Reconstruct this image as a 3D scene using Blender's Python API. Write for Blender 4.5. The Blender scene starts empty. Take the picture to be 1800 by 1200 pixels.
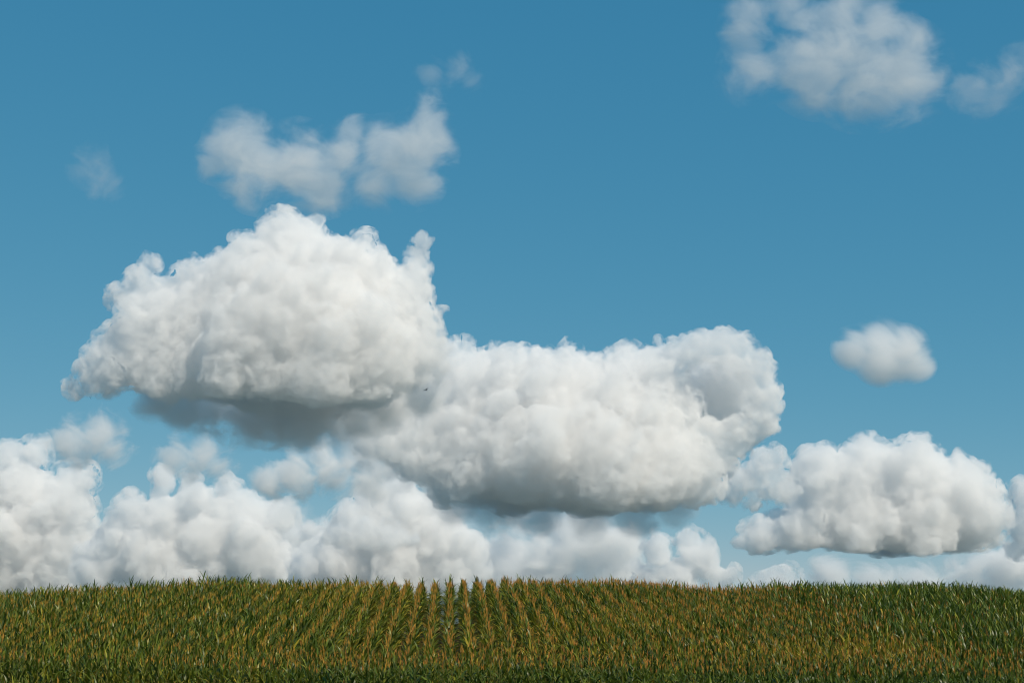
import bpy, math, random
import numpy as np
from mathutils import Vector, Matrix

# ------------------------------------------------------------------ camera
F = 2500.0                       # focal length in pixels of an 1800 px wide picture (50 mm)
EYE = np.array([0.0, 0.0, 6.0])
PITCH = math.atan(450.0 / F)     # eye level falls at row 1050 of 1200
sc = bpy.context.scene
cam_d = bpy.data.cameras.new('camera')
cam = bpy.data.objects.new('camera', cam_d)
sc.collection.objects.link(cam)
cam.location = EYE
cam.rotation_euler = (math.radians(90) + PITCH, 0, 0)
cam_d.sensor_width = 36.0
cam_d.lens = 50.0
cam_d.clip_start = 0.5
cam_d.clip_end = 400000.0
sc.camera = cam

# ------------------------------------------------------------------ sky and sun
SUN_EL, SUN_AZ = 46.0, 138.0     # azimuth clockwise from the view direction
world = bpy.data.worlds.new('World')
sc.world = world
world.use_nodes = True
wn = world.node_tree
wn.nodes.clear()
sky = wn.nodes.new('ShaderNodeTexSky')
sky.sky_type = 'NISHITA'
sky.sun_disc = False
sky.sun_elevation = math.radians(SUN_EL)
sky.sun_rotation = math.radians(SUN_AZ)
sky.altitude = 1000
sky.air_density = 0.6
sky.dust_density = 0.0
sky.ozone_density = 6.0
bg = wn.nodes.new('ShaderNodeBackground')
bg.inputs['Strength'].default_value = 0.075
wo = wn.nodes.new('ShaderNodeOutputWorld')
# the photograph's film colours: the same curve per channel over the whole sky
sep = wn.nodes.new('ShaderNodeSeparateColor'); com = wn.nodes.new('ShaderNodeCombineColor')
wn.links.new(sky.outputs[0], sep.inputs[0])
for ch, (ref, val, gam) in enumerate(((0.100, 0.102, 0.95), (0.195, 0.310, 0.43), (0.386, 0.460, 0.27))):
    dv = wn.nodes.new('ShaderNodeMath'); dv.operation = 'MULTIPLY'; dv.inputs[1].default_value = 0.075 / ref
    pw = wn.nodes.new('ShaderNodeMath'); pw.operation = 'POWER'; pw.inputs[1].default_value = gam
    ml = wn.nodes.new('ShaderNodeMath'); ml.operation = 'MULTIPLY'; ml.inputs[1].default_value = val / 0.075
    wn.links.new(sep.outputs[ch], dv.inputs[0]); wn.links.new(dv.outputs[0], pw.inputs[0])
    wn.links.new(pw.outputs[0], ml.inputs[0]); wn.links.new(ml.outputs[0], com.inputs[ch])
wn.links.new(com.outputs[0], bg.inputs[0])
wn.links.new(bg.outputs[0], wo.inputs[0])

sun_d = bpy.data.lights.new('sun', 'SUN')
sun_d.energy = 4.5
sun_d.angle = math.radians(0.53)
sun_d.color = (1.0, 0.885, 0.73)
sun = bpy.data.objects.new('sun', sun_d)
sc.collection.objects.link(sun)
el, az = math.radians(SUN_EL), math.radians(SUN_AZ)
to_sun = Vector((math.cos(el) * math.sin(az), math.cos(el) * math.cos(az), math.sin(el)))
sun.rotation_euler = to_sun.to_track_quat('Z', 'Y').to_euler()
sun.location = (20, -20, 40)

sc.view_settings.view_transform = 'Standard'
sc.view_settings.look = 'None'
sc.view_settings.exposure = 0.0
sc.view_settings.gamma = 1.0
sc.view_settings.use_curve_mapping = False
sc.render.engine = 'CYCLES'
sc.cycles.max_bounces = 16
sc.cycles.diffuse_bounces = 3
sc.cycles.glossy_bounces = 2
sc.cycles.transmission_bounces = 3
sc.cycles.transparent_max_bounces = 8
sc.cycles.volume_bounces = 12
sc.cycles.use_denoising = True
sc.cycles.filter_width = 1.1
sc.cycles.use_adaptive_sampling = True
sc.cycles.adaptive_threshold = 0.015
sc.cycles.caustics_reflective = False
sc.cycles.caustics_refractive = False

rng = np.random.default_rng(7)
random.seed(7)


# ------------------------------------------------------------------ helpers
def link(o, parent=None):
    sc.collection.objects.link(o)
    if parent is not None:
        o.parent = parent
    return o


def tag(o, label=None, category=None, group=None, kind=None):
    if label: o['label'] = label
    if category: o['category'] = category
    if group: o['group'] = group
    if kind: o['kind'] = kind
    return o


def tri_mesh(name, v, f, mats, mat_idx=None, attrs=None, smooth=False):
    me = bpy.data.meshes.new(name)
    v = np.asarray(v, np.float32); f = np.asarray(f, np.int32)
    me.vertices.add(len(v)); me.vertices.foreach_set('co', v.ravel())
    me.loops.add(f.size); me.loops.foreach_set('vertex_index', f.ravel())
    me.polygons.add(len(f))
    me.polygons.foreach_set('loop_start', np.arange(0, f.size, f.shape[1], dtype=np.int32))
    for m in mats: me.materials.append(m)
    if mat_idx is not None:
        me.polygons.foreach_set('material_index', np.asarray(mat_idx, np.int32))
    if smooth:
        me.polygons.foreach_set('use_smooth', np.ones(len(f), bool))
    for an, data in (attrs or {}).items():
        a = me.attributes.new(an, 'FLOAT_COLOR', 'POINT')
        a.data.foreach_set('color', np.asarray(data, np.float32).ravel())
    me.update(calc_edges=True)
    me.validate()
    return me


def px_dir(x, y):
    """direction of a picture point, scaled so that its forward (world y) part is 1"""
    a, b = (x - 900.0) / F, (600.0 - y) / F
    c, s = math.cos(PITCH), math.sin(PITCH)
    fy, fz = c - b * s, s + b * c
    return np.array([a / fy, 1.0, fz / fy])


def hash3(i, seed):
    i = i.astype(np.int64)
    n = (i[..., 0] * 374761393 + i[..., 1] * 668265263 + i[..., 2] * 2147483647 + seed * 974634777) & 0xFFFFFFFF
    n = ((n ^ (n >> 13)) * 1274126177) & 0xFFFFFFFF
    n = ((n ^ (n >> 15)) * 2246822519) & 0xFFFFFFFF
    return ((n ^ (n >> 16)) & 0xFFFFFF) / float(0xFFFFFF)


def vnoise(p, seed=0):
    i = np.floor(p); f = p - i
    f = f * f * f * (f * (f * 6 - 15) + 10)
    out = 0
    for dx in (0, 1):
        for dy in (0, 1):
            for dz in (0, 1):
                w = (f[:, 0] if dx else 1 - f[:, 0]) * (f[:, 1] if dy else 1 - f[:, 1]) * (f[:, 2] if dz else 1 - f[:, 2])
                out = out + w * hash3(i + np.array([dx, dy, dz]), seed)
    return out * 2 - 1


def fbm(p, octv=3, seed=0, gain=0.5):
    a, s, t = 1.0, 0.0, 0.0
    for k in range(octv):
        s = s + a * vnoise(p * (2.03 ** k) + 17.3 * k, seed + k); t += a; a *= gain
    return s / t


def smooth01(t):
    t = np.clip(t, 0, 1)
    return t * t * (3 - 2 * t)


# ------------------------------------------------------------------ materials
def new_mat(name):
    m = bpy.data.materials.new(name); m.use_nodes = True
    m.node_tree.nodes.clear()
    return m, m.node_tree.nodes, m.node_tree.links


def ramp_node(n, stops):
    r = n.new('ShaderNodeValToRGB')
    e = r.color_ramp.elements
    while len(e) < len(stops): e.new(0.5)
    for k, (p, c) in enumerate(stops):
        e[k].position = p; e[k].color = (*c, 1)
    return r


def leaf_like(name, stops, translucency, rough, spec=0.4):
    """colour along a green-to-dry ramp by the attribute 'tone' (r = dryness, g = brightness)"""
    m, n, l = new_mat(name)
    at = n.new('ShaderNodeAttribute'); at.attribute_name = 'tone'
    sp = n.new('ShaderNodeSeparateColor'); l.new(at.outputs['Color'], sp.inputs[0])
    oi = n.new('ShaderNodeObjectInfo')
    geo = n.new('ShaderNodeTexCoord')
    nz = n.new('ShaderNodeTexNoise'); nz.inputs['Scale'].default_value = 7.0; nz.inputs['Detail'].default_value = 3
    l.new(geo.outputs['Object'], nz.inputs['Vector'])
    ad = n.new('ShaderNodeMath'); ad.operation = 'MULTIPLY_ADD'
    l.new(nz.outputs['Fac'], ad.inputs[0]); ad.inputs[1].default_value = 0.30
    sub = n.new('ShaderNodeMath'); sub.operation = 'SUBTRACT'; sub.inputs[1].default_value = 0.15
    l.new(sp.outputs[0], sub.inputs[0]); l.new(sub.outputs[0], ad.inputs[2])
    rp = ramp_node(n, stops); l.new(ad.outputs[0], rp.inputs[0])
    br = n.new('ShaderNodeMath'); br.operation = 'MULTIPLY_ADD'; br.inputs[1].default_value = 0.9; br.inputs[2].default_value = 0.55
    l.new(sp.outputs[1], br.inputs[0])
    mu = n.new('ShaderNodeVectorMath'); mu.operation = 'SCALE'
    l.new(rp.outputs[0], mu.inputs[0]); l.new(br.outputs[0], mu.inputs['Scale'])
    bs = n.new('ShaderNodeBsdfPrincipled'); bs.inputs['Roughness'].default_value = rough
    bs.inputs['Specular IOR Level'].default_value = spec
    l.new(mu.outputs[0], bs.inputs['Base Color'])
    out = n.new('ShaderNodeOutputMaterial')
    if translucency > 0:
        tr = n.new('ShaderNodeBsdfTranslucent'); l.new(mu.outputs[0], tr.inputs[0])
        mx = n.new('ShaderNodeMixShader'); mx.inputs[0].default_value = translucency
        l.new(bs.outputs[0], mx.inputs[1]); l.new(tr.outputs[0], mx.inputs[2]); l.new(mx.outputs[0], out.inputs[0])
    else:
        l.new(bs.outputs[0], out.inputs[0])
    return m


M_LEAF = leaf_like('corn_leaf', [(0.0, (0.055, 0.095, 0.013)), (0.30, (0.135, 0.175, 0.017)), (0.58, (0.35, 0.28, 0.026)),
                                 (0.82, (0.42, 0.25, 0.055)), (1.0, (0.46, 0.33, 0.17))], 0.33, 0.40, 0.32)
M_TASSEL = leaf_like('corn_tassel', [(0.0, (0.36, 0.28, 0.045)), (0.5, (0.46, 0.24, 0.04)), (1.0, (0.46, 0.20, 0.055))], 0.25, 0.7, 0.15)
M_STALK = leaf_like('corn_stalk', [(0.0, (0.07, 0.10, 0.02)), (0.5, (0.14, 0.13, 0.03)), (1.0, (0.26, 0.15, 0.06))], 0.0, 0.55)
M_HUSK = leaf_like('corn_husk', [(0.0, (0.10, 0.14, 0.03)), (0.5, (0.25, 0.22, 0.06)), (1.0, (0.42, 0.32, 0.17))], 0.05, 0.6)

m, n, l = new_mat('soil')
tc = n.new('ShaderNodeTexCoord')
nz = n.new('ShaderNodeTexNoise'); nz.inputs['Scale'].default_value = 3.0; nz.inputs['Detail'].default_value = 8
l.new(tc.outputs['Object'], nz.inputs['Vector'])
rp = ramp_node(n, [(0.3, (0.045, 0.030, 0.018)), (0.7, (0.12, 0.08, 0.045))]); l.new(nz.outputs['Fac'], rp.inputs[0])
# unseen far land, tinted blue-green to bounce blue light onto the cloud bases
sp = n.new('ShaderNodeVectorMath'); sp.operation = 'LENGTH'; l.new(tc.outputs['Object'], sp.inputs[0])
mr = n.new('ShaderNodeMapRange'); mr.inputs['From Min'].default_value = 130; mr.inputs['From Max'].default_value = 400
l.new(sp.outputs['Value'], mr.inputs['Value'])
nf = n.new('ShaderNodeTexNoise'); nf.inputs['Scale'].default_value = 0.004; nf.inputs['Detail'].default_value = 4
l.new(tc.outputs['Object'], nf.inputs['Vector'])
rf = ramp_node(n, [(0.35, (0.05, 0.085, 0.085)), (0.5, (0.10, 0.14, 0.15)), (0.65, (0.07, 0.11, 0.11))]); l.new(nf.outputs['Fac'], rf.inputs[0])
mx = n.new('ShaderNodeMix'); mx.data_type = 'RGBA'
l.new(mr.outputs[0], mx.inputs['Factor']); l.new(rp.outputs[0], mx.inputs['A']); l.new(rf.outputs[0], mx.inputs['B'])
bs = n.new('ShaderNodeBsdfPrincipled'); bs.inputs['Roughness'].default_value = 0.95
l.new(mx.outputs['Result'], bs.inputs['Base Color'])
bp = n.new('ShaderNodeBump'); bp.inputs['Strength'].default_value = 0.6; bp.inputs['Distance'].default_value = 0.05
l.new(nz.outputs['Fac'], bp.inputs['Height']); l.new(bp.outputs[0], bs.inputs['Normal'])
o_ = n.new('ShaderNodeOutputMaterial'); l.new(bs.outputs[0], o_.inputs[0])
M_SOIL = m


# ------------------------------------------------------------------ ground: a low hill rising from a dip
PLANT_H = 2.35


def edge_y(x):                       # outer edge of the crop at the foot of the slope
    return 46.0 - 0.10 * x + 0.35 * np.sin(x * 0.35 + 1)


def crop_top(x, y):
    """height of the tassel tops relative to the eye"""
    x = np.asarray(x, float); y = np.asarray(y, float)
    s = 0.110
    t = np.where(y < 51, -1.52 + 0.085 * (y - 51), 0)
    t = np.where((y >= 51) & (y < 70), -1.52 + s * (y - 51), t)
    u = np.clip(y, 70, 130) - 70
    t70 = -1.52 + s * 19
    t = np.where(y >= 70, t70 + s * u - s / (2 * 8.0) * u * u - 0.0004 * np.clip(u - 9, 0, 60) ** 2.4, t)
    low = -2.42                                          # strip on the near side of the lane
    w = smooth01((y - (edge_y(x) - 3.2)) / 2.6)
    t = low * (1 - w) + t * w
    side = np.clip((y - 44) / 34, 0, 1.4)
    t = t - side * np.where(x < -4, 0.00120, 0.00088) * (x + 4) ** 2
    t = t + side * (0.10 * np.sin(x * 0.31 + 0.7) + 0.06 * np.sin(x * 0.83 + 2.1))
    return t


def ground_z(x, y):
    x = np.asarray(x, float); y = np.asarray(y, float)
    xs = np.clip(x, -60, 60)
    z = crop_top(xs, y) - PLANT_H + EYE[2]
    z = np.where(y > 100, np.maximum(z, -6.0), z)
    bank = EYE[2] - 1.7                                  # the bank the photographer stands on
    w = smooth01((y - 6) / 24.0)
    z = bank * (1 - w) + z * w
    d = np.maximum(np.abs(x) - 60, 0)
    far = smooth01(np.maximum(np.hypot(x, y) - 110, 0) / 60.0)
    return z * (1 - far) + (-6.0) * far


def axis(a, b, step, far):
    core = np.arange(a, b + 1e-6, step)
    g, k = [], step
    p = b
    while p < far:
        k *= 1.35; p += k; g.append(p)
    g2, k, p = [], step, a
    while p > -far:
        k *= 1.35; p -= k; g2.append(p)
    return np.array(g2[::-1] + list(core) + g)


gx, gy = axis(-60, 60, 1.0, 150000), axis(-10, 110, 1.0, 150000)
GX, GY = np.meshgrid(gx, gy)
GZ = ground_z(GX, GY)
near = (np.abs(GX) < 60) & (GY > 6) & (GY < 100)
GZ = GZ + np.where(near, 0.03 * np.sin(GX * 5.1 + GY * 3.3) * np.sin(GX * 2.3 - GY * 4.7), 0)
gv = np.stack([GX.ravel(), GY.ravel(), GZ.ravel()], 1)
nx, ny = len(gx), len(gy)
ii = (np.arange(ny - 1)[:, None] * nx + np.arange(nx - 1)[None, :]).ravel()
gf = np.stack([ii, ii + 1, ii + nx + 1, ii + nx], 1)
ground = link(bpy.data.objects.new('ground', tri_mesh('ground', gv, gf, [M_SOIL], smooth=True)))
tag(ground, 'bare brown soil of the hill between and under the corn rows', 'ground', kind='structure')

# ------------------------------------------------------------------ clouds: closed shells filled with white vapour
def ico(sub):
    import bmesh
    bm = bmesh.new(); bmesh.ops.create_icosphere(bm, subdivisions=sub, radius=1.0)
    v = np.array([x.co[:] for x in bm.verts]); f = np.array([[w.index for w in x.verts] for x in bm.faces]); bm.free()
    return v, f


ICO = {k: ico(k) for k in (1, 2, 3)}


def vapour(name, density):
    m, n, l = new_mat(name)
    pv = n.new('ShaderNodeVolumePrincipled')
    pv.inputs['Color'].default_value = (0.985, 0.985, 0.985, 1)
    pv.inputs['Density'].default_value = density
    o = n.new('ShaderNodeOutputMaterial'); l.new(pv.outputs[0], o.inputs['Volume'])
    m.cycles.homogeneous_volume = True
    return m


def soft_vapour(name, density, centres, radii, scale, thresh, stretch):
    """vapour that thins out from each puff's middle and is torn by noise (centres in object space)"""
    m, n, l = new_mat(name)
    tc = n.new('ShaderNodeTexCoord')
    mp = n.new('ShaderNodeMapping'); mp.inputs['Scale'].default_value = (1 / (scale * stretch), 1 / scale, 1 / scale)
    l.new(tc.outputs['Object'], mp.inputs['Vector'])
    nz = n.new('ShaderNodeTexNoise'); nz.inputs['Scale'].default_value = 1.0; nz.inputs['Detail'].default_value = 7; nz.inputs['Roughness'].default_value = 0.66
    nz.inputs['Distortion'].default_value = 0.5
    l.new(mp.outputs[0], nz.inputs['Vector'])
    acc = None
    for c, r in zip(centres, radii):
        d = n.new('ShaderNodeVectorMath'); d.operation = 'DISTANCE'; d.inputs[1].default_value = c
        l.new(tc.outputs['Object'], d.inputs[0])
        mr = n.new('ShaderNodeMapRange'); mr.inputs['From Min'].default_value = r; mr.inputs['From Max'].default_value = r * 0.3
        l.new(d.outputs['Value'], mr.inputs['Value'])
        if acc is None: acc = mr.outputs[0]
        else:
            a = n.new('ShaderNodeMath'); a.operation = 'SMOOTH_MAX'; a.inputs[2].default_value = 0.25
            l.new(acc, a.inputs[0]); l.new(mr.outputs[0], a.inputs[1]); acc = a.outputs[0]
    # wisp = falloff + noise, cut at a threshold
    ad = n.new('ShaderNodeMath'); ad.operation = 'MULTIPLY_ADD'; ad.inputs[1].default_value = 4.6
    l.new(nz.outputs['Fac'], ad.inputs[0]); l.new(acc, ad.inputs[2])
    cut = n.new('ShaderNodeMapRange'); cut.interpolation_type = 'SMOOTHSTEP'
    cut.inputs['From Min'].default_value = thresh + 0.8; cut.inputs['From Max'].default_value = thresh + 1.7
    cut.inputs['To Max'].default_value = density
    l.new(ad.outputs[0], cut.inputs['Value'])
    lim = n.new('ShaderNodeMath'); lim.operation = 'MULTIPLY'
    gate = n.new('ShaderNodeMapRange'); gate.interpolation_type = 'SMOOTHSTEP'; gate.inputs['From Max'].default_value = 0.3
    l.new(acc, gate.inputs['Value']); l.new(cut.outputs[0], lim.inputs[0]); l.new(gate.outputs[0], lim.inputs[1])
    pv = n.new('ShaderNodeVolumePrincipled'); pv.inputs['Color'].default_value = (0.985, 0.985, 0.985, 1)
    l.new(lim.outputs[0], pv.inputs['Density'])
    o = n.new('ShaderNodeOutputMaterial'); l.new(pv.outputs[0], o.inputs['Volume'])
    m.cycles.homogeneous_volume = False
    m.cycles.volume_step_rate = 0.3
    return m


def torn_skin(name, density, scale, step):
    m, n, l = new_mat(name)
    tc = n.new('ShaderNodeTexCoord')
    nz = n.new('ShaderNodeTexNoise'); nz.inputs['Scale'].default_value = 1.0 / scale; nz.inputs['Detail'].default_value = 3
    nz.inputs['Roughness'].default_value = 0.6; nz.inputs['Distortion'].default_value = 0.3
    l.new(tc.outputs['Object'], nz.inputs['Vector'])
    cut = n.new('ShaderNodeMapRange'); cut.interpolation_type = 'SMOOTHSTEP'
    cut.inputs['From Min'].default_value = 0.42; cut.inputs['From Max'].default_value = 0.66; cut.inputs['To Max'].default_value = density
    l.new(nz.outputs['Fac'], cut.inputs['Value'])
    pv = n.new('ShaderNodeVolumePrincipled'); pv.inputs['Color'].default_value = (0.985, 0.985, 0.985, 1)
    l.new(cut.outputs[0], pv.inputs['Density'])
    o = n.new('ShaderNodeOutputMaterial'); l.new(pv.outputs[0], o.inputs['Volume'])
    m.cycles.homogeneous_volume = False
    m.cycles.volume_step_rate = step
    return m


def shell(C, R, px, voxel):
    """one closed skin round a heap of balls (in picture units), through a voxel remesh"""
    vs, fs, off = [], [], 0
    for c, r in zip(C, R):
        v, f = ICO[3 if r / px > 40 else (2 if r / px > 9 else 1)]
        vs.append(v * r + c); fs.append(f + off); off += len(v)
    me = tri_mesh('raw', np.concatenate(vs) / px, np.concatenate(fs), [])
    tmp = link(bpy.data.objects.new('raw', me))
    md = tmp.modifiers.new('r', 'REMESH'); md.mode = 'VOXEL'; md.voxel_size = voxel
    sm = tmp.modifiers.new('s', 'SMOOTH'); sm.iterations = 1; sm.factor = 0.5
    ev = tmp.evaluated_get(bpy.context.evaluated_depsgraph_get())
    em = ev.to_mesh()
    nv = len(em.vertices)
    co = np.empty(nv * 3, np.float32); em.vertices.foreach_get('co', co); co = co.reshape(-1, 3).astype(float)
    no = np.empty(nv * 3, np.float32); em.vertices.foreach_get('normal', no); no = no.reshape(-1, 3)
    q = np.empty(len(em.loops), np.int32); em.loops.foreach_get('vertex_index', q); q = q.reshape(len(em.polygons), -1)
    ev.to_mesh_clear()
    bpy.data.objects.remove(tmp); bpy.data.meshes.remove(me)
    return co, no, q


def place(puffs, dist):
    px = dist / F
    C = np.array([EYE + px_dir(p[0], p[1]) * (dist + (p[3] if len(p) > 3 else 0.0) * px) for p in puffs])
    R = np.array([p[2] * px for p in puffs])
    return C, R, px


CLOUD_GROUP = 'fair weather clouds over the corn hill'


def cloud(label, puffs, base, dist, mfp=30.0, voxel=4.0, fill=0.90, lumps=(13, 9, 5), rough=5.0, fringe=16.0, minr=3.0, flat=0.35, seed=1):
    """heaped cloud. puffs: (x, y, r[, depth]) in picture units traced on the photograph; base: picture row of the flat base"""
    rg = np.random.default_rng(seed)
    C, R, px = place(puffs, dist)
    # balls half way between neighbours fill the hollows so that the broad faces stay smooth
    fc, fr = [], []
    for a in range(len(C)):
        for b in range(a):
            d = np.linalg.norm(C[a] - C[b]); lo = min(R[a], R[b])
            if lo > 28 * px and d < 1.15 * (R[a] + R[b]) and d > 0.4 * lo:
                fc.append((C[a] + C[b]) / 2); fr.append(fill * (R[a] + R[b]) / 2)
    # small knobs become ragged clusters with a neck to the nearest big ball
    for a in range(len(C)):
        if R[a] > 30 * px: continue
        big_ = [b for b in range(len(C)) if R[b] > 1.3 * R[a]]
        if big_:
            b = min(big_, key=lambda b: np.linalg.norm(C[a] - C[b]) - R[b])
            for t in (0.25, 0.5, 0.75):
                fc.append(C[a] * (1 - t) + C[b] * t + rg.normal(0, 0.25, 3) * R[a]); fr.append(R[a] * rg.uniform(0.55, 0.8))
        for _ in range(9):
            d = rg.normal(size=3); d /= np.linalg.norm(d)
            fc.append(C[a] + d * R[a] * rg.uniform(0.5, 1.0)); fr.append(R[a] * rg.uniform(0.22, 0.5))
    R = np.where(R > 30 * px, R * 0.93, R * 0.72)
    if fc: C, R = np.concatenate([C, np.array(fc)]), np.concatenate([R, np.array(fr) * 0.93])
    allC, allR = [C], [R]
    pc, pr = C, R
    for k, cnt in enumerate(lumps):
        cc, rr = [], []
        for c, r in zip(pc, pr):
            q = max(5, int(cnt * min(1.0, r / px / 25.0)))
            d = rg.normal(size=(q, 3)); d[:, 2] += 0.30; d[:, 1] -= 0.12
            d /= np.linalg.norm(d, axis=1)[:, None]
            rad = r * (0.12 + 0.36 * rg.random(q) ** 1.7)
            keep = rad > minr * px
            cc.append((c + d * (r * rg.uniform(0.78, 0.98, q))[:, None])[keep]); rr.append(rad[keep])
        if sum(len(a) for a in cc) == 0: break
        pc, pr = np.concatenate(cc), np.concatenate(rr)
        allC.append(pc); allR.append(pr)
    C, R = np.concatenate(allC), np.concatenate(allR)
    org = EYE + px_dir(np.mean([p[0] for p in puffs]), base) * dist
    co, no, q = shell(C - org, R, px, voxel)
    n1 = 1 - 2 * np.abs(fbm(co / 34.0, 3, seed)); n2 = fbm(co / 9.0, 3, seed + 50)
    warp = np.stack([fbm(co / 30.0, 3, seed + 70 + k, 0.6) for k in range(3)], 1) * rough * 1.7
    def flatten(c):
        c = c.copy()
        z0 = 13.0 * fbm(np.stack([c[:, 0] / 80, c[:, 1] / 80, c[:, 0] * 0], 1), 3, seed + 9)
        t = (c[:, 2] - z0) / 12.0                         # soft knee
        c[:, 2] = z0 + 12.0 * (flat * t + (1 - flat) * np.where(t > 4, t, np.log1p(np.exp(np.clip(t * 2, -30, 30))) / 2))
        return c
    bv = flatten(co + no * ((n1 - 0.4) * rough + n2 * rough * 1.2)[:, None] + warp)
    root = link(bpy.data.objects.new('cloud', tri_mesh('cloud', bv * px, q, [vapour('vapour', 1.0 / (mfp * px))])))
    root.location = org
    if fringe:                                            # a skin of torn vapour round the dense heart
        lo = smooth01(0.55 + 1.1 * fbm(co / 60.0, 2, seed + 120))
        thick = 2.0 + 12.0 * lo + 3.0 * fbm(co / 12.0, 2, seed + 90)
        ov = flatten(co + no * ((n1 - 0.4) * rough + n2 * rough * 1.2 + np.maximum(thick, 1.0))[:, None] + warp)
        nv = len(bv)
        iv = flatten(co + no * ((n1 - 0.4) * rough + n2 * rough * 1.2 - 2.2)[:, None] + warp)   # reaches a little into the heart
        sv = np.concatenate([ov, iv]) * px
        sf = np.concatenate([q, q[:, ::-1] + nv])
        ext = (ov.max(0) - ov.min(0)).mean()
        link(bpy.data.objects.new('fringe', tri_mesh('fringe', sv, sf, [torn_skin('thin_vapour', 1.0 / (fringe * px), 24.0 * px, 5.0 / (ext / 10.0))])), root)
    return tag(root, label, 'cloud', CLOUD_GROUP)


def wisp(label, puffs, dist, mfp=40.0, scale=55.0, thresh=1.95, stretch=1.4, voxel=7.0, grow=1.45, parent=None, name='cloud'):
    """thin torn cloud; puffs as above, each fading outward"""
    C, R, px = place(puffs, dist)
    R = R * grow
    org = C.mean(0)
    co, no, q = shell(C - org, R * 1.02, px, voxel)
    mat = soft_vapour('torn_vapour', 1.0 / (mfp * px), C - org, R, scale * px, thresh, stretch)
    root = link(bpy.data.objects.new(name, tri_mesh(name, co * px, q, [mat])), parent)
    root.location = org
    if parent is not None:
        root.location = org - np.array(parent.location)
        return root
    return tag(root, label, 'cloud', CLOUD_GROUP)


BIG = [(510, 450, 78, 60), (430, 505, 78, 30), (600, 505, 85, 40), (690, 535, 72, 50), (520, 575, 115, -10), (350, 560, 75, 30), (275, 580, 70, 40),
       (235, 620, 62, 30), (180, 655, 42, 20), (132, 682, 20, 20), (650, 620, 95, 0), (735, 615, 48, 40), (400, 640, 75, -30), (300, 655, 52, 0),
       (560, 650, 85, -40), (503, 395, 26, 60), (540, 402, 28, 60), (265, 462, 20, 40), (245, 500, 32, 40), (335, 492, 32, 40), (635, 432, 28, 60),
       (742, 425, 20, 60), (735, 465, 26, 60), (205, 520, 22, 40), (752, 560, 26, 50), (770, 640, 30, 60),
       (450, 650, 90, 200), (560, 650, 95, 300), (350, 650, 60, 160), (640, 660, 70, 220), (480, 660, 85, 420), (580, 660, 80, 480), (460, 670, 70, 640), (560, 670, 70, 700), (400, 660, 60, 450), (503, 378, 15, 60), (480, 405, 22, 60), (460, 550, 80, 0), (440, 590, 80, -20)]
big = cloud('towering peaked white cumulus cloud with a wide dark flat base', BIG, 705, 9600, seed=11)

MID = [(850, 690, 75, 30), (950, 695, 82, 20), (1045, 748, 80, 0), (1100, 690, 78, 30), (1150, 690, 62, 10), (1195, 625, 31, -10), (1245, 606, 31, -30), (1292, 612, 31, -30), (1225, 612, 31, -20), (1270, 605, 31, -30),
       (1268, 688, 70, 88), (760, 670, 60, 60), (700, 735, 50, 20), (1330, 650, 31, -20), (1345, 695, 31, -10), (1338, 740, 34, 0), (1290, 770, 40, 0), (1230, 768, 40, 0), (985, 765, 112, 40), (880, 750, 95, 40),
       (795, 640, 38, 40), (745, 725, 45, 60), (820, 795, 72, 0), (930, 795, 98, -20), (1060, 810, 98, -40), (1160, 815, 78, -20),
       (1215, 840, 55, 0), (795, 840, 45, 30), (1112, 622, 24, 40), (1000, 628, 26, 30), (930, 628, 25, 30), (870, 636, 25, 40),
       (820, 612, 20, 40), (1165, 625, 24, 40), (655, 765, 42, 0), (720, 800, 42, 0), (930, 845, 62, 50), (1060, 850, 62, 50), (1160, 848, 50, 40), (850, 840, 50, 60), (900, 850, 60, 180), (1040, 860, 60, 220), (1150, 860, 45, 160)]
mid = cloud('broad lumpy white cumulus cloud with a row of rounded tops and dark base', MID, 892, 20000, seed=23)

RIGHT = [(1440, 835, 55), (1520, 832, 56), (1610, 832, 60), (1685, 860, 56), (1715, 905, 55), (1620, 915, 75), (1500, 915, 70), (1405, 930, 48),
         (1340, 945, 34), (1302, 955, 16), (1440, 885, 48), (1560, 940, 60, 120), (1680, 940, 50, 90), (1450, 800, 20), (1600, 795, 20), (1690, 815, 22), (1720, 820, 16)]
cloud('long white cumulus cloud with flat blue grey base beside the broad lumpy cloud', RIGHT, 965, 30000, mfp=24, fill=0.8, seed=37, rough=4.0)

SPIRE = [(690, 822, 18), (702, 860, 32), (662, 882, 42), (722, 905, 48), (620, 935, 48), (690, 950, 60), (770, 945, 52), (820, 965, 38), (600, 990, 50),
         (700, 1000, 60), (790, 1005, 48), (848, 1005, 22), (550, 1005, 42), (540, 930, 16)]
cloud('ragged white cumulus cloud tapering up to a narrow spire above the hill crest', SPIRE, 1045, 30000, mfp=20, fill=0.72, seed=41, rough=4.0, voxel=4.4)
LEFTB = [(230, 905, 33), (290, 920, 48), (340, 885, 38), (430, 905, 43), (490, 908, 34), (200, 945, 38), (360, 950, 58), (260, 980, 58), (450, 970, 58),
         (330, 1010, 50), (520, 1005, 38), (170, 1000, 38), (285, 835, 24), (335, 850, 22), (400, 852, 24)]
cloud('billowing bank of white cumulus cloud sitting low above the hill slope', LEFTB, 1045, 34000, mfp=20, fill=0.72, seed=53, rough=4.0, voxel=4.4)
EDGE = [(15, 803, 32), (65, 800, 26), (140, 843, 30), (105, 850, 30), (40, 865, 52), (110, 895, 52), (40, 950, 68), (120, 960, 52), (20, 1010, 50), (100, 1015, 45), (-50, 880, 70), (-60, 980, 80)]
cloud('tall white cumulus cloud bank with a notched top beyond the hill', EDGE, 1050, 38000, mfp=20, fill=0.72, seed=59, rough=4.0, voxel=4.4)
LOWR = [(1150, 965, 26), (1132, 1005, 22), (1210, 948, 26), (1230, 982, 36), (1190, 1015, 38), (1262, 1015, 26)]
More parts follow.
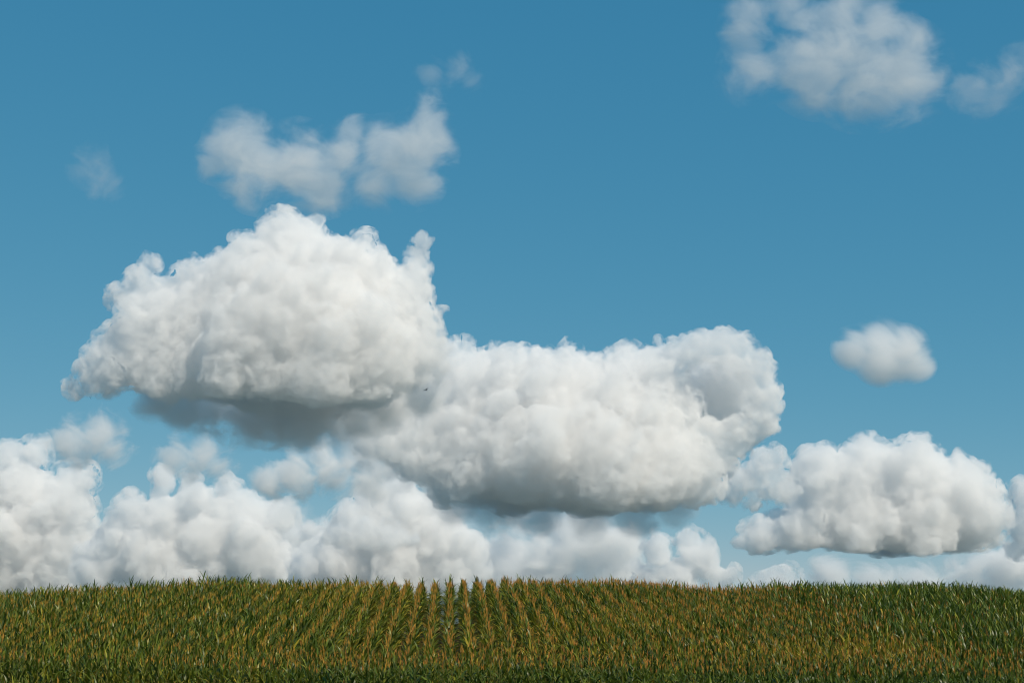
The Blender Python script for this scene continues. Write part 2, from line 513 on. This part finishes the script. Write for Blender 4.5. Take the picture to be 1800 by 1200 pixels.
cloud('small upright white cumulus cloud standing on the hill line under the dark base', LOWR, 1052, 36000, mfp=20, fill=0.72, seed=61, rough=3.5, voxel=3.6)
cloud('tiny bright rounded cumulus cloud peeping over the corn tops', [(1343, 1015, 20), (1380, 1010, 21), (1362, 1018, 28), (1398, 1030, 18), (1328, 1034, 14)], 1052, 40000, seed=67, rough=3.0, voxel=3.2)
cloud('slice of white cumulus cloud following the long flat based cloud', [(1800, 868, 26), (1815, 920, 45), (1790, 965, 22), (1840, 880, 40)], 985, 33000, seed=71, rough=4.0)
cloud('flat grey white cloud roll in front of the spired cumulus', [(590, 940, 24), (635, 935, 30), (685, 940, 26), (715, 950, 16)], 962, 28200, mfp=34, seed=73, rough=3.5)

wisp(None, [(270, 700, 34, 120), (315, 708, 40, 200), (690, 706, 44, 220), (745, 694, 34, 120), (360, 715, 45, 300), (430, 725, 55, 380), (500, 728, 60, 420), (570, 728, 60, 420), (640, 715, 50, 350), (700, 705, 40, 250), (470, 745, 40, 500), (540, 748, 42, 520)], 9600, mfp=30, thresh=1.55, parent=big, name='base_veil')
wisp(None, [(800, 880, 35, 120), (870, 890, 42, 200), (950, 893, 45, 260), (1040, 895, 45, 260), (1120, 893, 42, 220), (1190, 885, 34, 150)], 20000, mfp=60, thresh=1.3, parent=mid, name='base_veil')
wisp('grey blue cloud mass hanging behind the base of the towering cumulus', [(620, 740, 55), (680, 760, 60), (730, 800, 55), (650, 790, 45), (770, 850, 40)], 23000, mfp=30, thresh=1.78)
wisp('grey scrap of cloud filling the pocket at the right of the broad lumpy cloud', [(1240, 665, 34), (1280, 670, 38), (1262, 690, 30)], 20250, mfp=26, thresh=1.73)
wisp('small lone soft edged white cloud drifting in clear blue sky', [(1502, 612, 40), (1545, 602, 46), (1588, 618, 48), (1612, 642, 34), (1550, 628, 50), (1582, 640, 36)], 11000, mfp=30, thresh=1.45, scale=85, grow=1.1, stretch=1.8)
wisp('torn pale cloud with a small hole floating above the towering cumulus',
     [(425, 255, 52), (455, 295, 62), (525, 290, 62), (600, 275, 45), (618, 232, 30), (570, 325, 45), (660, 320, 45), (680, 275, 55), (735, 270, 55), (757, 212, 42), (725, 305, 50), (372, 285, 30)], 6000, mfp=80, thresh=1.66, scale=60)
wisp('large ragged translucent cloud high in the blue sky',
     [(1320, 40, 48), (1400, 30, 52), (1470, 20, 60), (1545, 40, 50), (1440, 110, 75), (1520, 120, 85), (1580, 130, 75), (1320, 125, 50), (1560, 165, 50)], 3600, mfp=100, thresh=1.72, scale=70)
wisp('faint ragged scrap of cloud trailing the large translucent cloud', [(1715, 150, 50), (1790, 125, 55), (1760, 165, 40)], 3700, mfp=150, thresh=1.98)
wisp('barely visible thin veil of cloud left of the torn cloud', [(160, 285, 42), (190, 320, 36)], 5200, mfp=150, thresh=1.98)
wisp('barely visible thin streak of cloud above the torn cloud', [(805, 118, 34), (830, 138, 28), (760, 125, 30)], 4400, mfp=150, thresh=1.98)
wisp('soft pale grey cloud puff under the left end of the towering cumulus', [(125, 770, 45), (170, 765, 48), (195, 785, 40)], 15000, mfp=26)
wisp('soft grey cloud puff over the billowing low bank', [(310, 795, 38), (352, 800, 44), (385, 818, 34)], 16000, mfp=28)
wisp('soft lilac grey cloud roll reaching up beside the spired cumulus', [(470, 845, 36), (520, 822, 45), (560, 800, 38), (592, 830, 45), (640, 848, 38)], 17000, mfp=18)
wisp('hazy blue grey cloud sheet low between the spired and the upright cumulus', [(900, 1000, 55), (970, 985, 65), (1050, 965, 65), (1000, 935, 52), (905, 945, 40), (1090, 1010, 55)], 45000, mfp=20, thresh=1.78)
cloud('ragged pale cloud bridging the broad lumpy and the long cloud', [(1345, 810, 32), (1328, 842, 28), (1374, 856, 30), (1350, 835, 30), (1290, 862, 24), (1325, 888, 18), (1280, 830, 20)], 905, 27000, mfp=30, fill=0.7, seed=83, rough=5.0)
wisp('pale hazy cloud band low behind the billowing and the spired cumulus', [(140, 1000, 60), (240, 960, 60), (340, 990, 60), (440, 940, 60), (520, 960, 65), (600, 1000, 60), (860, 980, 55), (60, 930, 55), (780, 960, 60)], 52000, mfp=30, thresh=1.73)
wisp('low hazy cloud streak along the hill line under the long cloud', [(1460, 1018, 36), (1540, 1022, 36), (1620, 1020, 38), (1700, 1008, 42), (1760, 1000, 48), (1800, 1000, 50)], 47000, mfp=22, thresh=1.83)

# ------------------------------------------------------------------ corn plants
def strip(pts, widths, side):
    """thin folded ribbon along pts; side = sideways unit vector per point"""
    v, f = [], []
    k = len(pts)
    for p, w, s in zip(pts, widths, side):
        v.append(p - s * w / 2); v.append(p + s * w / 2)
    for a in range(k - 1):
        f.append((2 * a, 2 * a + 1, 2 * a + 2))
        if a < k - 2: f.append((2 * a + 1, 2 * a + 3, 2 * a + 2))
    return np.array(v[:-1]), np.array(f)                 # the last point is a tip


def make_leaf(rg, z0, phi, length, width, e0, droop, k=7):
    t = np.linspace(0, 1, k)
    el = e0 - droop * t ** 1.3
    seg = length / (k - 1)
    r = np.concatenate([[0], np.cumsum(np.cos(el[:-1]) * seg)]); z = z0 + np.concatenate([[0], np.cumsum(np.sin(el[:-1]) * seg)])
    bend = rg.normal(0, 0.25) * t ** 2
    d = np.stack([np.cos(phi + bend), np.sin(phi + bend), 0 * t], 1)
    pts = d * r[:, None]; pts[:, 2] = z
    tw = rg.normal(0, 0.5) * t
    s = np.stack([-np.sin(phi + bend), np.cos(phi + bend), 0 * t], 1)
    nrm = np.stack([-np.sin(el) * np.cos(phi), -np.sin(el) * np.sin(phi), np.cos(el)], 1)
    side = s * np.cos(tw)[:, None] + nrm * np.sin(tw)[:, None]
    w = width * np.interp(t, [0, 0.2, 0.4, 0.6, 0.8, 1.0], [0.7, 1.0, 0.95, 0.78, 0.48, 0.0])
    return strip(pts, w, side)


def make_tassel(rg, z0, length, spikes=9):
    vs, fs, off = [], [], 0
    for k in range(spikes):
        a = rg.uniform(0, 2 * math.pi)
        tilt = 0.05 if k == 0 else rg.uniform(0.06, 0.30)
        L = length if k == 0 else length * rg.uniform(0.35, 0.66)
        b = np.array([0, 0, z0 + (0 if k == 0 else rg.uniform(0.0, 0.10))])
        d = np.array([math.sin(tilt) * math.cos(a), math.sin(tilt) * math.sin(a), math.cos(tilt)])
        d2 = np.array([math.sin(tilt * 1.7) * math.cos(a), math.sin(tilt * 1.7) * math.sin(a), math.cos(tilt * 1.7)])
        m_ = b + d * L * 0.5; e_ = m_ + d2 * L * 0.5
        sa = rg.uniform(0, math.pi)
        s = np.array([math.cos(sa), math.sin(sa), 0])
        v, f = strip([b, m_, e_], [0.010, 0.015, 0.004], [s, s, s])
        vs.append(v); fs.append(f + off); off += len(v)
    return np.concatenate(vs), np.concatenate(fs)


def make_tube(p0, p1, r0, r1, k=4):
    a = np.arange(k) * 2 * math.pi / k
    ring = np.stack([np.cos(a), np.sin(a), 0 * a], 1)
    v = np.concatenate([ring * r0 + p0, ring * r1 + p1])
    f = []
    for i in range(k):
        j = (i + 1) % k
        f += [(i, j, k + j), (i, k + j, k + i)]
    return v, np.array(f)


def make_ear(rg, fine, z0, phi):
    d = np.array([math.cos(phi) * 0.35, math.sin(phi) * 0.35, 0.94]); d /= np.linalg.norm(d)
    b = np.array([math.cos(phi) * 0.02, math.sin(phi) * 0.02, z0])
    u = np.cross(d, [0, 0, 1.0]); u /= np.linalg.norm(u); w = np.cross(d, u)
    K_ = 6 if fine else 3
    a = np.arange(K_) * 2 * math.pi / K_
    rings, prof = [], (((0, 0.012), (0.07, 0.032), (0.18, 0.026), (0.26, 0.006)) if fine else ((0, 0.01), (0.10, 0.032), (0.26, 0.006)))
    for h, r in prof:
        rings.append(b + d * h + (np.cos(a)[:, None] * u + np.sin(a)[:, None] * w) * r)
    v = np.concatenate(rings); f = []
    for q in range(len(prof) - 1):
        for i in range(K_):
            j = (i + 1) % K_
            f += [(q * K_ + i, q * K_ + j, q * K_ + K_ + j), (q * K_ + i, q * K_ + K_ + j, q * K_ + K_ + i)]
    return v, np.array(f)


def make_plant(rg, dry, tassel=True, leafy=1.0, fine=True):
    """list of (part name, verts, faces, material index, dryness, brightness)"""
    parts = []
    H = 2.06
    lean = rg.normal(0, 0.03, 2)
    def bend(v):
        v = v.copy(); h = np.clip(v[:, 2], 0, 3)
        v[:, 0] += lean[0] * h * h * 0.5; v[:, 1] += lean[1] * h * h * 0.5
        return v
    kt = 5 if fine else 3
    v, f = make_tube(np.array([0, 0, -0.05]), np.array([0, 0, 1.0]), 0.016, 0.014, kt)
    v2, f2 = make_tube(np.array([0, 0, 1.0]), np.array([0, 0, H + 0.05]), 0.014, 0.006, kt)
    parts.append(('stalk', bend(np.concatenate([v, v2])), np.concatenate([f, f2 + len(v)]), 1, np.clip(dry + 0.1, 0, 1), rg.uniform(0.4, 0.6)))
    nl = rg.integers(10, 13) if fine else rg.integers(9, 11)
    plane = rg.uniform(0, math.pi)
    for k in range(nl):
        t = k / (nl - 1)
        z0 = 0.32 + t * (H - (0.45 if tassel else 0.26))
        phi = plane + math.pi * (k % 2) + rg.normal(0, 0.35)
        L = leafy * (0.45 + 0.32 * math.sin(math.pi * (0.15 + 0.72 * t))) * rg.uniform(0.85, 1.12) * (1.0 - (0.64 if tassel else 0.25) * max(0.0, t - 0.55) / 0.45)
        W = (0.054 + 0.030 * math.sin(math.pi * t)) * rg.uniform(0.85, 1.15)
        e0 = rg.uniform(0.85, 1.25) + 0.22 * t
        droop = rg.uniform(1.2, 2.3) * (1 - 0.5 * t)
        v, f = make_leaf(rg, z0, phi, L, W, e0, droop, 7 if fine else 4)
        d = dry + (0.38 * (0.4 - t) / 0.4 if t < 0.4 else 0) + rg.normal(0, 0.11)
        parts.append(('leaf', bend(v), f, 0, float(np.clip(d, 0.02, 1)), rg.uniform(0.2, 0.85)))
    for _ in range(rg.integers(1, 3) if fine else 1):
        v, f = make_ear(rg, fine, rg.uniform(0.85, 1.15), plane + rg.normal(0, 0.5) + math.pi * rg.integers(0, 2))
        parts.append(('ear', bend(v), f, 3, float(np.clip(dry + 0.1, 0, 1)), rg.uniform(0.3, 0.7)))
    if tassel:
        v, f = make_tassel(rg, H - 0.05, rg.uniform(0.25, 0.34), spikes=int(rg.integers(6, 9)))
        parts.append(('tassel', bend(v), f, 2, rg.uniform(0.1, 0.9), rg.uniform(0.2, 0.9)))
    return parts


CORN_MATS = [M_LEAF, M_STALK, M_TASSEL, M_HUSK]
rg = np.random.default_rng(5)
DRY_LEVELS = (0.10, 0.22, 0.36, 0.52)
PROTO, MASS = [], []                          # by dry level: five plants with a tassel, two without
for li, d in enumerate(DRY_LEVELS):
    PROTO.append([make_plant(rg, d, True, 1.0) for _ in range(5)] + [make_plant(rg, d - 0.03, False, 1.12) for _ in range(2)])
    MASS.append([make_plant(rg, d, True, 1.0, False) for _ in range(7)] + [make_plant(rg, d - 0.03, False, 1.12, False) for _ in range(4)])

# where the plants stand
pts = []                                      # x, y, kind
ROW = 0.75
for v0 in np.arange(-52, 52) * ROW + 0.06:    # rows running up the slope
    y = 51.6 + rg.uniform(0, 0.2)
    wob = rg.normal(0, 0.02)
    ys = np.concatenate([np.arange(y, 84.0, 0.168), np.arange(84.0, 96.0, 0.21)]); ys = ys + rg.normal(0, 0.035, len(ys))
    xs = v0 - 0.0444 * ys + rg.normal(0, 0.022, len(ys)) + wob
    ok = (np.abs(xs) < ys * 0.36 + 3.5) & (rg.random(len(ys)) > 0.035)
    pts.append(np.stack([xs[ok], ys[ok], np.zeros(ok.sum())], 1))
for r in range(0, 14):                        # rows running along the foot of the slope
    xs = np.arange(-24, 24, 0.175); xs = xs + rg.normal(0, 0.04, len(xs))
    ys = edge_y(xs) + r * ROW + rg.normal(0, 0.045, len(xs))
    ok = (np.abs(xs) < ys * 0.36 + 4.5) & (ys < 51.2) & (rg.random(len(xs)) > 0.03)
    pts.append(np.stack([xs[ok], ys[ok], np.full(ok.sum(), 1 if r == 0 else (2 if r == 1 else 3))], 1))
for r in range(0, 5):                         # rows on the near side of the lane
    xs = np.arange(-22, 22, 0.175); xs = xs + rg.normal(0, 0.04, len(xs))
    ys = edge_y(xs) - 3.9 - r * ROW + rg.normal(0, 0.045, len(xs))
    ok = (np.abs(xs) < ys * 0.36 + 4.0) & (rg.random(len(xs)) > 0.03)
    pts.append(np.stack([xs[ok], ys[ok], np.full(ok.sum(), 4)], 1))
pts = np.concatenate(pts)
X, Y, K = pts[:, 0], pts[:, 1], pts[:, 2].astype(int)
Z = ground_z(X, Y)
P3 = np.stack([X, Y, 0 * X], 1)
patch = fbm(P3 / 5.0, 3, 3)
patch2 = fbm(P3 / 14.0, 2, 8)
UX = X / Y                                    # bearing, to describe regions of the field
dry = 0.25 + 0.19 * patch + 0.08 * patch2
dry += 0.16 * np.exp(-((X + 6) / 5.0) ** 2 - ((Y - 74) / 7.0) ** 2)
dry -= 0.20 * smooth01((X - 10 - (70 - Y) * 0.08) / 8.0)
dry += 0.28 * np.exp(-((X - 12) / 3.2) ** 2 - ((Y - 53) / 2.6) ** 2)
dry -= 0.10 * (K > 0)
lev = np.clip(np.round((dry - 0.10) / 0.135 + rg.normal(0, 0.55, len(X))), 0, 3).astype(int)
ptas = 0.95 - 0.22 * smooth01((-5 - X) / 10.0) - 0.72 * smooth01((X - 11 - (70 - Y) * 0.05) / 8.0) * (Y > 51)
has_t = rg.random(len(X)) < ptas
var = np.where(has_t, rg.integers(0, 5, len(X)), 5 + rg.integers(0, 2, len(X)))
mvar = np.where(has_t, rg.integers(0, 7, len(X)), 7 + rg.integers(0, 4, len(X)))
ang = rg.uniform(0, 2 * math.pi, len(X))
scl = rg.normal(1.0, 0.022, len(X)) * (1 + 0.035 * fbm(P3 / 3.0, 2, 31)) * (1 + 0.05 * smooth01((X - 10) / 8.0))

scl = scl * np.where(rg.random(len(X)) < 0.05, rg.uniform(1.04, 1.10, len(X)), 1.0)

# plants that stand as objects of their own: the outer rows at the slope's foot and the row ends on the crest
inframe = np.abs(X) < Y * 0.352
first = np.where((K == 1) & inframe)[0]
crest_rows = np.where((K == 0) & (np.abs(Y - 77.6) < 0.0875) & (X > -9.5) & (X < 4.5))[0]
second = np.where((K == 2) & inframe)[0]
second = second[np.argsort(-X[second])]
single = np.concatenate([first, crest_rows, second])[:300]
is_single = np.zeros(len(X), bool); is_single[single] = True

# all other plants: one mass
vs, fs, ms, ts, off = [], [], [], [], 0
for li in range(4):
    for vi in range(11):
        idx = np.where((lev == li) & (mvar == vi) & ~is_single)[0]
        if not len(idx): continue
        plant = MASS[li][vi]
        pv = np.concatenate([p[1] for p in plant]); pm = np.concatenate([np.full(len(p[2]), p[3]) for p in plant])
        pf, o2 = [], 0
        for p in plant:
            pf.append(p[2] + o2); o2 += len(p[1])
        pf = np.concatenate(pf)
        pt = np.concatenate([np.tile([p[4], p[5], 0.5, 1.0], (len(p[1]), 1)) for p in plant])
        c, s_ = np.cos(ang[idx]), np.sin(ang[idx])
        k = scl[idx][:, None]
        vx = (pv[None, :, 0] * c[:, None] - pv[None, :, 1] * s_[:, None]) * k + X[idx][:, None]
        vy = (pv[None, :, 0] * s_[:, None] + pv[None, :, 1] * c[:, None]) * k + Y[idx][:, None]
        vz = pv[None, :, 2] * k + Z[idx][:, None]
        vs.append(np.stack([vx, vy, vz], 2).reshape(-1, 3))
        fs.append((pf[None] + (np.arange(len(idx)) * len(pv))[:, None, None] + off).reshape(-1, 3))
        ms.append(np.tile(pm, len(idx)))
        tt = np.tile(pt[None], (len(idx), 1, 1))
        tt[:, :, 0] = np.clip(tt[:, :, 0] + rg.normal(0, 0.09, (len(idx), 1)), 0, 1)
        isT = np.concatenate([np.full(len(p[1]), p[3] == 2) for p in plant])
        tt[:, :, 0] = np.where(isT[None], np.clip(tt[:, :, 0] - 0.35 * smooth01((-3 - X[idx]) / 10.0)[:, None] + 0.10 * patch[idx][:, None], 0, 1), tt[:, :, 0])
        tt[:, :, 1] = np.clip(tt[:, :, 1] + rg.normal(0, 0.12, (len(idx), 1)), 0, 1)
        ts.append(tt.reshape(-1, 4)); off += len(idx) * len(pv)
field = tri_mesh('corn_field', np.concatenate(vs), np.concatenate(fs), CORN_MATS, np.concatenate(ms), {'tone': np.concatenate(ts)})
pass
field_o = link(bpy.data.objects.new('corn_field', field))
tag(field_o, 'ripening corn field covering the low hill in rows', 'corn', kind='stuff')

PART_MESH = {}
def plant_meshes(li, vi):
    if (li, vi) not in PART_MESH:
        PART_MESH[(li, vi)] = [(p[0], tri_mesh(p[0], p[1], p[2], [CORN_MATS[p[3]]], None, {'tone': np.tile([p[4], p[5], 0.5, 1.0], (len(p[1]), 1))})) for p in PROTO[li][vi]]
    return PART_MESH[(li, vi)]


LABELS = {1: 'corn plant in the outermost row at the slope foot',
          2: 'corn plant in the second row behind the outermost leafy row',
          0: 'corn plant on the crest, outlined against the clouds'}
GROUPS = {1: 'outermost row of corn plants', 2: 'second row of corn plants', 0: 'corn plants on the crest'}
for i in single:
    e = link(bpy.data.objects.new('corn_plant', None))
    e.empty_display_size = 0.2
    e.location = (X[i], Y[i], Z[i]); e.rotation_euler = (0, 0, ang[i]); e.scale = (scl[i],) * 3
    kk = int(K[i])
    hue = ('deep green', 'green', 'olive green', 'yellowing')[lev[i]]
    lab = hue + (' tasselled ' if has_t[i] else ' tassel-less ') + LABELS[kk]
    tag(e, lab, 'corn', GROUPS[kk] + ', ' + hue + ('' if has_t[i] else ', without tassels'))
    for nm, me in plant_meshes(lev[i], var[i]):
        link(bpy.data.objects.new(nm, me), e)

# ------------------------------------------------------------------ bird
def bird_at(px_, py_, dist, span, head):
    m, n, l = new_mat('bird_feathers')
    nz = n.new('ShaderNodeTexNoise'); nz.inputs['Scale'].default_value = 30
    rp = ramp_node(n, [(0.3, (0.012, 0.011, 0.010)), (0.7, (0.035, 0.028, 0.022))]); l.new(nz.outputs['Fac'], rp.inputs[0])
    b = n.new('ShaderNodeBsdfPrincipled'); b.inputs['Roughness'].default_value = 0.7; l.new(rp.outputs[0], b.inputs['Base Color'])
    o = n.new('ShaderNodeOutputMaterial'); l.new(b.outputs[0], o.inputs[0])
    root = link(bpy.data.objects.new('bird', None))
    root.location = EYE + px_dir(px_, py_) * dist
    root.rotation_euler = (math.radians(20), 0, head)
    # body along +x: beak, head, breast, belly, rump
    prof = [(0.27, 0.002, 0.02), (0.235, 0.012, 0.02), (0.215, 0.030, 0.022), (0.18, 0.036, 0.02), (0.15, 0.032, 0.012), (0.09, 0.055, 0.0), (0.0, 0.066, -0.008), (-0.10, 0.050, -0.004), (-0.18, 0.028, 0.004), (-0.21, 0.012, 0.006)]
    k = 8; a = np.arange(k) * 2 * math.pi / k
    v = np.concatenate([np.stack([np.full(k, x), np.cos(a) * r, np.sin(a) * r + z], 1) for x, r, z in prof]) * span
    f = [(q * k + i, q * k + (i + 1) % k, q * k + k + (i + 1) % k) for q in range(len(prof) - 1) for i in range(k)]
    f += [(q * k + i, q * k + k + (i + 1) % k, q * k + k + i) for q in range(len(prof) - 1) for i in range(k)]
    link(bpy.data.objects.new('body', tri_mesh('body', v, f, [m], smooth=True)), root)
    def sheet(name, top):
        t = np.array(top) * span
        kk = len(t) // 2
        up, dn = t + [0, 0, 0.006 * span], t - [0, 0, 0.006 * span]
        v = np.concatenate([up, dn]); f = []
        N = len(t)
        for q in range(kk - 1):
            A, B, C, D = 2 * q, 2 * q + 1, 2 * q + 3, 2 * q + 2
            f += [(A, B, C), (A, C, D), (N + A, N + C, N + B), (N + A, N + D, N + C), (A, D, N + D), (A, N + D, N + A), (B, N + B, N + C), (B, N + C, C)]
        link(bpy.data.objects.new(name, tri_mesh(name, v, f, [m])), root)
    for s in (-1, 1):
        sheet('wing', [(0.12, s * 0.03, 0.02), (-0.08, s * 0.03, 0.02), (0.16, s * 0.16, 0.07), (-0.07, s * 0.16, 0.06), (0.13, s * 0.30, 0.10), (-0.05, s * 0.31, 0.09), (0.04, s * 0.42, 0.10), (-0.05, s * 0.42, 0.10), (-0.06, s * 0.50, 0.09), (-0.08, s * 0.49, 0.09)])
    sheet('tail', [(-0.17, 0.03, 0.005), (-0.17, -0.03, 0.005), (-0.27, 0.05, 0.0), (-0.27, -0.05, 0.0), (-0.34, 0.055, 0.0), (-0.34, -0.055, 0.0)])
    return tag(root, 'small dark bird gliding below the towering cumulus cloud', 'bird')


bird_at(749, 685, 190.0, 0.9, math.radians(245))
